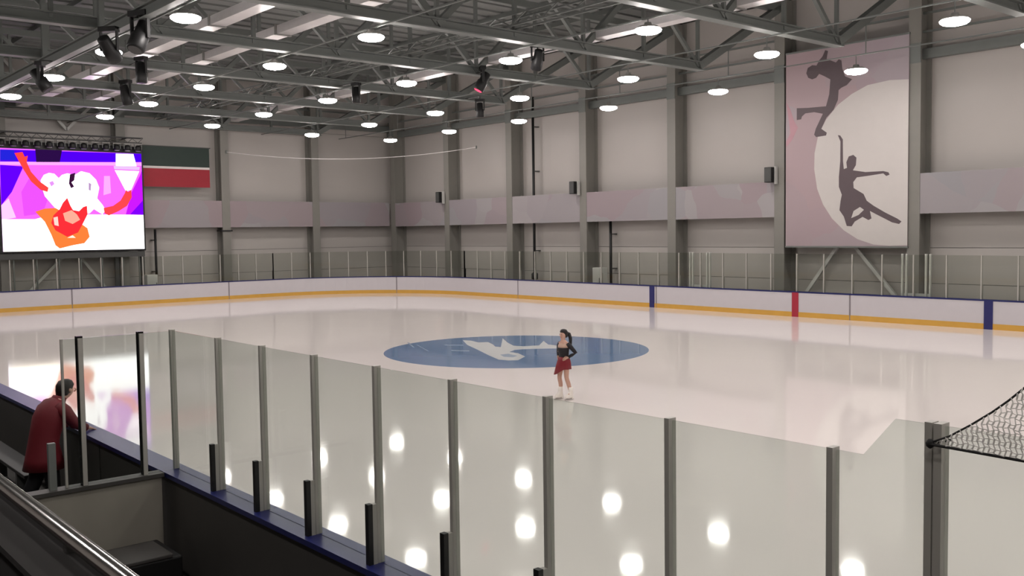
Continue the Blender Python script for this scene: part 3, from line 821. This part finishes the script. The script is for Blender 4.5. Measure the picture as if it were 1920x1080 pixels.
# ------------------------------------------------------------------ black moving spotlights in the roof
def spotlight(u, v, z, size, label, rx, rz, red=False, topz=None):
    q = on_z(u, v, z)
    t = thing('spotlight', label, 'spotlight', tuple(q), rz, group='black spotlights hung in the roof')
    s = size
    R_ = Matrix.Rotation(rx, 4, 'X')
    def rot(o): o.matrix_parent_inverse = Matrix.Identity(4); o.matrix_local = R_
    b_ = MB().lathe([(0.10 * s, 0.42 * s), (0.17 * s, 0.38 * s), (0.18 * s, 0.05 * s), (0.22 * s, 0.0), (0.22 * s, -0.38 * s), (0.19 * s, -0.42 * s)], seg=16).build('head', 'black', t, True); rot(b_)
    l_ = MB().lathe([(0.17 * s, -0.425 * s), (0.17 * s, -0.415 * s)], seg=16).build('lens', 'spot_red' if red else 'black_gloss', t); rot(l_)
    for k in (-1, 1): MB().box(k * 0.25 * s - 0.02, k * 0.25 * s + 0.02, -0.05 * s, 0.05 * s, -0.05 * s, 0.5 * s).build('yoke_arm', 'black', t)
    MB().box(-0.27 * s, 0.27 * s, -0.12 * s, 0.12 * s, 0.48 * s, 0.62 * s).build('base', 'black', t)
    base = Vector((q.x, q.y, z + 0.6 * s)); cand = []
    for x in COLX: cand.append(Vector((x + 0.25, q.y, ZB - 0.1 if q.y < 26.6 else ZB)))
    cand.append(Vector((q.x, 5.61, 9.55)))
    tip = min(cand, key=lambda c: (c - base).length)
    iv = Matrix.Rotation(-rz, 4, 'Z')
    a_ = Vector((0, 0, 0.58 * s)); b_ = iv @ (tip - q)
    el = Vector((a_.x, a_.y, b_.z))
    MB().tube([a_, el], 0.03).tube([el, b_], 0.03).build('clamp', 'steel_dark', t)
spotlight(205, 92, 8.95, 1.0, 'large black spotlight tilted down beside a lamp, nearest the girder', 0.9, 0.7, topz=9.6)
spotlight(263, 68, 9.05, 1.1, 'large black spotlight turned away, paired with the tilted one', -0.5, 0.5, topz=9.7)
spotlight(76, 150, 8.9, 0.95, 'black spotlight hung under the lengthwise girder, far from the pair', 0.6, -0.5, topz=9.5)
spotlight(265, 136, 9.5, 0.9, 'small black spotlight hanging upright between two pink ducts', 0.0, 0.4, topz=10.0)
spotlight(236, 178, 9.6, 1.0, 'black spotlight hung close to the end wall above the screen', 0.3, 0.4, topz=10.0)
spotlight(668, 178, 9.4, 0.8, 'small black spotlight hanging upright under the pale duct', 0.0, 0.2, topz=10.0)
spotlight(905, 153, 9.55, 0.95, 'black spotlight glowing red below the roof truss', 0.5, 2.6, True, topz=10.0)
spotlight(900, 206, 9.3, 0.8, 'small black spotlight hanging in front of the far corner column', 0.1, 0.6, topz=10.0)
spotlight(1008, 112, 9.7, 0.9, 'black spotlight beside a lamp in front of the long wall', 0.5, 1.2, topz=10.1)

# ------------------------------------------------------------------ near side: bench, stands parapet
q = on_z(20, 838, 0.45)
t = thing('players_bench', 'long dark players bench behind the near boards', 'bench', (2.0, q.y - 0.16, 0))
MB().box(-8.0, 6.4, -0.16, 0.16, 0.40, 0.45).build('seat', 'black', t, bevel=0.01)
for i in range(9): MB().box(-7.8 + 1.7 * i, -7.72 + 1.7 * i, -0.13, 0.13, -0.02, 0.40).build('leg', 'steel_dark', t)
t = thing('stands_floor', 'dark raised floor of the spectator stands', 'stands floor', (0, 0, 0)); t['kind'] = 'structure'
MB().box(X0 + 0.05, X1 - 0.05, Y0 + 0.05, -3.25, 1.7, 1.9).build('slab', 'stand', t)
par = thing('stands_parapet', 'dark parapet with a shiny steel rail along the front of the stands', 'parapet', (0, -3.1, 0))
MB().box(X0 + 0.05, X1 - 0.05, -0.15, 0.06, -0.02, 2.44).build('parapet_wall', 'stand', par)
MB().tube([(X0 + 0.1, 0, 2.52), (X1 - 0.1, 0, 2.52)], 0.032, 12).build('top_rail', 'chrome', par, True)
MB().tube([(X0 + 0.1, -0.19, 2.30), (X1 - 0.1, -0.19, 2.30)], 0.018, 10).build('lower_rail', 'chrome', par, True)
MB().box(X0 + 0.1, X1 - 0.1, -0.17, 0.08, 2.44, 2.465).build('coping', 'stand', par)
for i in range(40):
    x = X0 + 1 + i * 1.65
    MB().bar((x, 0, 2.45), (x, 0, 2.5), 0.04).build('rail_post', 'chrome', par)
# seat row on the stands
st0 = None
for i in range(12):
    x = 13.2 + i * 0.52
    if x > 19.2: break
    if st0 is None:
        st0 = o = thing('stadium_seat', None, None)
        MB().box(-0.22, 0.22, -0.20, 0.22, 0.40, 0.45).build('seat', 'seat_dark', o, bevel=0.02)
        MB().box(-0.22, 0.22, -0.26, -0.20, 0.44, 0.62).build('backrest', 'seat_dark', o, bevel=0.02)
        MB().box(-0.03, 0.03, -0.1, 0.1, 0.0, 0.40).build('pedestal', 'steel_dark', o)
    else: o = copy_tree(st0)
    o.location = (x, -3.62, 1.70 + 0.2)
    tag(o, 'dark red tip up seat behind the steel rail of the stands', 'seat', 'seats in the front row of the stands')
# dark box by the boards
q = on_z(285, 1062, 0.35)
t = thing('equipment_case', 'black equipment case with a grey lid at the foot of the half wall', 'case', (12.35, -0.72, 0))
MB().box(-0.35, 0.35, -0.36, 0.30, -0.02, 0.36).build('body', 'black', t, bevel=0.02)
MB().box(-0.2, 0.36, -0.30, 0.2, 0.36, 0.40).build('lid', 'cladding', t, bevel=0.01)
MB().box(-0.1, 0.1, -0.38, -0.36, 0.2, 0.24).build('handle', 'steel_dark', t)

# ------------------------------------------------------------------ protective net
net = thing('safety_net', 'white knotted safety net with black border rope tied to the glass post', 'net')
A = on_y(1744, 832, -0.19)
YN = -0.19
def zb(x): return A.z + 0.0 - 0.018 * (x - A.x) * 1.0
up_px = [(1744, 830), (1780, 818), (1820, 797), (1860, 773), (1890, 752), (1920, 728)]
up = [on_y(u, v, YN) for u, v in up_px]
up = [(p.x, p.z) for p in up]
sl = (up[-1][1] - up[-2][1]) / (up[-1][0] - up[-2][0])
for k in range(1, 14):
    x = up[-1][0] + 0.06 * k * (1 + 0.05 * k); dz = up[-1][1] if k == 1 else up[-1][1]
    sl = min(sl * 1.13, 4.0)
    up.append((up[-1][0] + 0.07, up[-1][1] + 0.07 * sl))
def zt(x):
    for (a, b) in zip(up[:-1], up[1:]):
        if a[0] <= x <= b[0]: return a[1] + (b[1] - a[1]) * (x - a[0]) / (b[0] - a[0])
    return up[-1][1]
MB().tube([(x, YN, z) for x, z in up], 0.0045, 6).build('border_rope', 'rope', net)
xe = up[-1][0]
lowp = [(A.x + (xe - A.x) * i / 12.0) for i in range(13)]
MB().tube([(x, YN - 0.01, zb(x)) for x in lowp], 0.006, 6).build('border_rope', 'rope', net)
MB().lathe([(0.004, -0.02), (0.016, -0.01), (0.018, 0.005), (0.008, 0.02)], (A.x, YN, A.z), 10).build('knot', 'rope', net, True)
MB().tube([(A.x - 0.01, YN, A.z), (A.x + 0.03, -0.06, A.z)], 0.006, 6).build('tie', 'rope', net)
tw = MB(); cell = 0.021
def drape(x, z): return YN + 0.03 * math.sin(9 * (x - A.x)) * min(1, (z - zb(x)) * 3) + 0.012 * math.sin(31 * z)
nx = int((xe - A.x) / cell)
def node(i, j):
    x = A.x + i * cell + (0.35 * cell if j % 2 else 0); z = zb(x) + j * cell * 0.92 + 0.004 * math.sin(i * 1.7 + j * 2.3)
    return x, z
for i in range(nx + 1):
    for j in range(0, 120):
        x, z = node(i, j)
        if z > zt(x): break
        p = (x, drape(x, z), z)
        for (di, dj) in ((1, 0), (0, 1)) if (i + j) % 2 == 0 else ((0, 1),):
            x2, z2 = node(i + di, j + dj)
            z2 = min(z2, zt(x2) + 0.002)
            if x2 <= xe: tw.bar(p, (x2, drape(x2, z2), z2), 0.0034)
o = tw.build('netting', 'twine', net); o['kind'] = 'stuff'
tw = MB()
for i in range(nx + 1):                                        # the net is doubled over: a second layer hangs just behind
    for j in range(0, 120):
        x, z = node(i, j); x += cell * 0.5; z += cell * 0.45
        if z > zt(x) - 0.01 or x > xe: break
        x2, z2 = node(i + 1, j); x2 += cell * 0.5; z2 += cell * 0.45
        x3, z3 = node(i, j + 1); x3 += cell * 0.5; z3 = min(z3 + cell * 0.45, zt(x3))
        tw.bar((x, drape(x, z) - 0.03, z), (x3, drape(x3, z3) - 0.03, z3), 0.0034)
        if (i + j) % 2 and x2 <= xe and z2 < zt(x2): tw.bar((x, drape(x, z) - 0.03, z), (x2, drape(x2, z2) - 0.03, z2), 0.0034)
o = tw.build('netting', 'twine', net); o['kind'] = 'stuff'

# ------------------------------------------------------------------ people
def skin_mesh(name, joints, edges, material, parent, root, sub=2):
    """joints: name -> ((x,y,z), r); one continuous skinned figure"""
    names = list(joints); me = bpy.data.meshes.new(name)
    me.from_pydata([joints[n][0] for n in names], [(names.index(a), names.index(b)) for a, b in edges], [])
    o = bpy.data.objects.new(name, me); COL.objects.link(o)
    sk = o.modifiers.new('skin', 'SKIN'); sk.use_smooth_shade = True
    for i, n in enumerate(names):
        r = joints[n][1]; r = r if isinstance(r, tuple) else (r, r)
        me.skin_vertices[0].data[i].radius = r
        me.skin_vertices[0].data[i].use_root = (n == root)
    sb = o.modifiers.new('sub', 'SUBSURF'); sb.levels = sub; sb.render_levels = sub
    dg = bpy.context.evaluated_depsgraph_get(); dg.update()
    ev = bpy.data.meshes.new_from_object(o.evaluated_get(dg))
    bpy.data.objects.remove(o)
    ev.name = name; ev.materials.clear(); ev.materials.append(MATS[material])
    for p in ev.polygons: p.use_smooth = True
    o = bpy.data.objects.new(name, ev); COL.objects.link(o)
    if parent is not None: o.parent = parent
    return o
def fingers(joints, edges, wrist, palm_dir, side, up, L=0.085, r=0.009, curl=0.5, key='h'):
    """five finger chains from a palm"""
    w = Vector(wrist); d = Vector(palm_dir).normalized(); s = Vector(side).normalized(); n = Vector(up).normalized()
    joints[key + 'p'] = (tuple(w + d * 0.05), 0.028)
    for k in range(4):
        off = (k - 1.5) * 0.019; l = L * (0.9, 1.0, 0.95, 0.75)[k]
        base = w + d * 0.09 + s * off
        joints['%s%da' % (key, k)] = (tuple(base), r)
        mid = base + d * l * 0.5 - n * l * 0.25 * curl
        joints['%s%db' % (key, k)] = (tuple(mid), r * 0.92)
        joints['%s%dc' % (key, k)] = (tuple(mid + d * l * 0.3 - n * l * 0.5 * curl), r * 0.8)
        edges += [(key + 'p', '%s%da' % (key, k)), ('%s%da' % (key, k), '%s%db' % (key, k)), ('%s%db' % (key, k), '%s%dc' % (key, k))]
    tb = w + d * 0.035 + s * 0.035
    joints[key + 't1'] = (tuple(tb), r * 1.1); joints[key + 't2'] = (tuple(tb + d * 0.045 + s * 0.02 - n * 0.01), r * 0.9)
    edges += [(key + 'p', key + 't1'), (key + 't1', key + 't2')]

# --- figure skater. local: +x = facing direction, +y = her left, z up; built 1.65 tall on skates, scaled
SK = 0.89
sk = thing('person', 'figure skater in a short red dress with black sleeves standing on the ice', 'person', (7.33, 10.04, 0.003))
fw = Vector((0.0, -1.0)); sk.rotation_euler = (0, 0, math.atan2(fw.y, fw.x)); sk.scale = (SK, SK, SK)
J = {'pelvis': ((0, 0, 0.93), (0.12, 0.10)), 'waist': ((0.0, 0, 1.06), (0.095, 0.08)), 'chest': ((0.01, 0, 1.24), (0.115, 0.09)), 'neck0': ((0.0, 0, 1.37), 0.055),
     'neck': ((0.015, 0, 1.43), 0.042), 'head0': ((0.03, 0.0, 1.49), 0.068), 'head1': ((0.025, 0.0, 1.58), 0.085), 'head2': ((0.02, 0.0, 1.635), 0.05)}
E_ = [('pelvis', 'waist'), ('waist', 'chest'), ('chest', 'neck0'), ('neck0', 'neck'), ('neck', 'head0'), ('head0', 'head1'), ('head1', 'head2')]
for s, n in ((1, 'l'), (-1, 'r')):
    fx = -0.03 if n == 'l' else 0.08
    J['sh' + n] = ((0, s * 0.155, 1.335), 0.045); J['el' + n] = ((-0.10, s * 0.30, 1.13), 0.034); J['wr' + n] = ((0.02, s * 0.175, 1.02), 0.024)
    E_ += [('neck0', 'sh' + n), ('sh' + n, 'el' + n), ('el' + n, 'wr' + n)]
    fingers(J, E_, (0.02, s * 0.175, 1.02), (0.75, -s * 0.5, -0.35), (0.2, 0, 0.9), (0.3, s * 0.9, 0.1), 0.075, 0.008, 0.4, 'h' + n)
    E_.append(('wr' + n, 'h' + n + 'p'))
    kx, ky = (fx * 0.5 + 0.03, s * 0.095)
    ay = s * (0.19 if n == 'l' else 0.05)
    J['hip' + n] = ((0, s * 0.085, 0.88), 0.088); J['kn' + n] = ((kx, ky, 0.52), 0.056); J['cf' + n] = ((kx * 0.7 + fx * 0.2 - 0.02, (ky + ay) / 2, 0.36), 0.056); J['an' + n] = ((fx, ay, 0.16), 0.036); J['to' + n] = ((fx + 0.12, ay * 1.1, 0.10), 0.032)
    E_ += [('pelvis', 'hip' + n), ('hip' + n, 'kn' + n), ('kn' + n, 'cf' + n), ('cf' + n, 'an' + n), ('an' + n, 'to' + n)]
skin_mesh('body', J, E_, 'skin', sk, 'pelvis')
ux, uy = (1, 0, 0), (0, 1, 0)
MB().loft([((-0.01, 0, 0.985), 0.122, 0.155, ux, uy), ((0, 0, 1.06), 0.108, 0.132, ux, uy), ((0.01, 0, 1.14), 0.118, 0.142, ux, uy), ((0.015, 0, 1.225), 0.135, 0.158, ux, uy), ((0.01, 0, 1.255), 0.118, 0.15, ux, uy)]).build('bodice', 'dress_black', sk, True)
MB().loft([((0.01, 0, 1.24), 0.125, 0.152, ux, uy), ((0.008, 0, 1.30), 0.112, 0.15, ux, uy), ((0.0, 0, 1.36), 0.075, 0.12, ux, uy), ((0, 0, 1.385), 0.05, 0.06, ux, uy)]).build('yoke', 'nude', sk, True)
# skirt with a longer tail on her right
rings = MB(); seg = 28; rows = [(1.03, 0.112, 0.135), (0.96, 0.138, 0.16), (0.86, 0.155, 0.18), (0.73, 0.16, 0.19)]
for k, (z, rx, ry) in enumerate(rows):
    for j in range(seg):
        a = 2 * math.pi * j / seg
        wv = 1 + 0.05 * k / 3 * math.sin(a * 7)
        dz = -0.14 * (k / 3.0) ** 2 * max(0, math.cos(a - math.radians(320))) ** 2
        ex = 0.07 * (k / 3.0) ** 2 * max(0, math.cos(a - math.radians(320))) ** 2
        rings.v.append((math.cos(a) * (rx + ex) * wv - 0.005, math.sin(a) * (ry + ex) * wv, z + dz))
for k in range(3):
    for j in range(seg):
        a_ = k * seg + j; b_ = k * seg + (j + 1) % seg
        rings.f.append((a_, b_, b_ + seg, a_ + seg))
o = rings.build('skirt', 'dress_red', sk, True)
sm = o.modifiers.new('thick', 'SOLIDIFY'); sm.thickness = 0.008
for s in (1, -1):
    MB().tube([(0.0, s * 0.13, 1.345), (-0.03, s * 0.20, 1.27), (-0.10, s * 0.30, 1.13), (-0.04, s * 0.24, 1.08), (0.018, s * 0.178, 1.025)], [0.052, 0.056, 0.046, 0.04, 0.031], 12).build('sleeve', 'dress_black', sk, True)
MB().loft([((0.005, 0, 1.69), 0.03, 0.03, ux, uy), ((0.0, 0, 1.672), 0.075, 0.07, ux, uy), ((-0.005, 0, 1.63), 0.099, 0.089, ux, uy), ((-0.022, 0, 1.58), 0.09, 0.092, ux, uy), ((-0.045, 0, 1.52), 0.066, 0.08, ux, uy), ((-0.05, 0, 1.48), 0.03, 0.05, ux, uy)]).build('hair', 'hair', sk, True)
MB().tube([(-0.09, 0.0, 1.60), (-0.15, 0.03, 1.56), (-0.16, 0.07, 1.45), (-0.13, 0.10, 1.33), (-0.11, 0.12, 1.25)], [0.03, 0.045, 0.042, 0.035, 0.01], 10).build('ponytail', 'hair', sk, True)
face = MB()
for s in (1, -1): face.lathe([(0.002, -0.008), (0.01, 0.0), (0.002, 0.008)], (0.105, s * 0.032, 1.565), 8)
face.build('eyes', 'hair', sk)
MB().loft([((0.118, 0, 1.56), 0.006, 0.006, ux, uy), ((0.126, 0, 1.54), 0.012, 0.012, ux, uy), ((0.112, 0, 1.525), 0.008, 0.012, ux, uy)], 8).build('nose', 'skin', sk, True)
MB().box(0.095, 0.108, -0.022, 0.022, 1.497, 1.506).build('lips', 'dress_red', sk)
for s, n in ((1, 'l'), (-1, 'r')):
    fx = -0.03 if n == 'l' else 0.08; ay = s * (0.19 if n == 'l' else 0.05)
    b = MB().loft([((fx - 0.005, ay, 0.30), 0.058, 0.052, ux, uy), ((fx - 0.005, ay, 0.22), 0.058, 0.05, ux, uy), ((fx + 0.005, ay, 0.155), 0.072, 0.05, ux, uy), ((fx + 0.045, ay, 0.115), 0.125, 0.05, ux, uy), ((fx + 0.055, ay, 0.07), 0.14, 0.046, ux, uy), ((fx + 0.055, ay, 0.05), 0.14, 0.046, ux, uy)]).build('skate', 'skate_white', sk, True)
    MB().box(fx - 0.075, fx - 0.02, ay - 0.03, ay + 0.03, 0.02, 0.055).build('heel', 'skate_white', b)
    MB().box(fx - 0.09, fx + 0.2, ay - 0.004, ay + 0.004, 0.0, 0.03).build('blade', 'chrome', b)
    MB().box(fx + 0.08, fx + 0.14, ay - 0.012, ay + 0.012, 0.025, 0.055).build('stanchion', 'chrome', b)

# --- attendant in a red coat leaning over the boards. local: +x = towards the boards (+y in the hall)
PX, PY = 8.72, -0.68
pr = thing('person', 'person in a long red coat leaning over the boards behind the glass', 'person', (PX, PY, -0.02))
pr.rotation_euler = (0, 0, math.radians(100))
J = {'pelvis': ((0.0, 0, 0.93), (0.15, 0.12)), 'waist': ((0.03, 0, 1.08), (0.15, 0.13)), 'chest': ((0.12, 0, 1.29), (0.17, 0.14)), 'neck0': ((0.20, 0, 1.44), 0.08),
     'neck': ((0.25, 0, 1.50), 0.058), 'head0': ((0.31, 0, 1.54), 0.08), 'head1': ((0.345, 0, 1.60), 0.10), 'head2': ((0.35, 0, 1.67), 0.065)}
E_ = [('pelvis', 'waist'), ('waist', 'chest'), ('chest', 'neck0'), ('neck0', 'neck'), ('neck', 'head0'), ('head0', 'head1'), ('head1', 'head2')]
for s, n in ((1, 'l'), (-1, 'r')):
    J['sh' + n] = ((0.17, s * 0.19, 1.40), 0.065)
    el = (0.30, s * 0.27, 1.17) if n == 'r' else (0.28, s * 0.28, 1.16)
    wr = (0.46, s * 0.24, 1.09) if n == 'r' else (0.45, s * 0.22, 1.09)
    J['el' + n] = (el, 0.045); J['wr' + n] = (wr, 0.03)
    E_ += [('neck0', 'sh' + n), ('sh' + n, 'el' + n), ('el' + n, 'wr' + n)]
    fingers(J, E_, wr, (0.95, 0, -0.25), (0, -s, 0), (0.2, 0, 1), 0.085, 0.0095, 0.5, 'h' + n)
    E_.append(('wr' + n, 'h' + n + 'p'))
    hx, kx, ax = (0.0, 0.05, 0.06) if n == 'r' else (0.0, -0.06, -0.24)
    J['hip' + n] = ((hx, s * 0.10, 0.86), 0.105); J['kn' + n] = ((kx, s * 0.11, 0.48), 0.07); J['an' + n] = ((ax, s * 0.12, 0.10), 0.05); J['to' + n] = ((ax + 0.17, s * 0.13, 0.045), 0.042)
    E_ += [('pelvis', 'hip' + n), ('hip' + n, 'kn' + n), ('kn' + n, 'an' + n), ('an' + n, 'to' + n)]
skin_mesh('body', J, E_, 'skin', pr, 'pelvis')
tn = (0.92, 0, -0.38)
MB().loft([((0.0, 0, 0.60), 0.26, 0.26, ux, uy), ((0.0, 0, 0.74), 0.225, 0.24, ux, uy), ((0.0, 0, 0.92), 0.185, 0.215, ux, uy), ((0.03, 0, 1.06), 0.18, 0.215, (0.98, 0, -0.2), uy), ((0.08, 0, 1.22), 0.195, 0.24, tn, uy),
           ((0.135, 0, 1.36), 0.17, 0.245, tn, uy), ((0.18, 0, 1.44), 0.125, 0.19, tn, uy), ((0.22, 0, 1.49), 0.08, 0.09, tn, uy)], 28).build('coat', 'red_coat', pr, True)
MB().loft([((0.20, 0, 1.445), 0.10, 0.11, tn, uy), ((0.245, 0, 1.515), 0.085, 0.09, tn, uy)], 20).build('collar', 'red_coat', pr, True)
for s, n in ((1, 'l'), (-1, 'r')):
    el = J['el' + n][0]; wr = J['wr' + n][0]
    MB().tube([(0.15, s * 0.15, 1.41), (0.19, s * 0.23, 1.35), el, wr], [0.085, 0.09, 0.072, 0.055], 14).build('sleeve', 'red_coat', pr, True)
    hx, kx, ax = (0.0, 0.05, 0.06) if n == 'r' else (0.0, -0.06, -0.24)
    MB().tube([(hx, s * 0.10, 0.86), (kx, s * 0.11, 0.48), (ax, s * 0.12, 0.09)], [0.125, 0.095, 0.085], 14).build('trouser_leg', 'trouser', pr, True)
    MB().loft([((ax - 0.01, s * 0.12, 0.11), 0.06, 0.05, ux, uy), ((ax + 0.05, s * 0.125, 0.08), 0.13, 0.055, ux, uy), ((ax + 0.07, s * 0.125, 0.02), 0.16, 0.058, ux, uy), ((ax + 0.07, s * 0.125, 0.0), 0.16, 0.058, ux, uy)]).build('shoe', 'shoe', pr, True)
MB().loft([((0.325, 0, 1.735), 0.04, 0.04, ux, uy), ((0.32, 0, 1.715), 0.085, 0.08, ux, uy), ((0.315, 0, 1.66), 0.115, 0.104, ux, uy), ((0.295, 0, 1.59), 0.10, 0.106, ux, uy), ((0.27, 0, 1.53), 0.07, 0.09, ux, uy)]).build('hair', 'hair', pr, True)
MB().loft([((0.445, 0, 1.605), 0.008, 0.008, ux, uy), ((0.462, 0, 1.575), 0.016, 0.016, ux, uy), ((0.437, 0, 1.555), 0.01, 0.014, ux, uy)], 8).build('nose', 'skin', pr, True)
for s in (1, -1): MB().lathe([(0.006, -0.03), (0.02, -0.01), (0.022, 0.015), (0.006, 0.03)], (0.335, s * 0.103, 1.59), 10).build('ear', 'skin', pr, True)
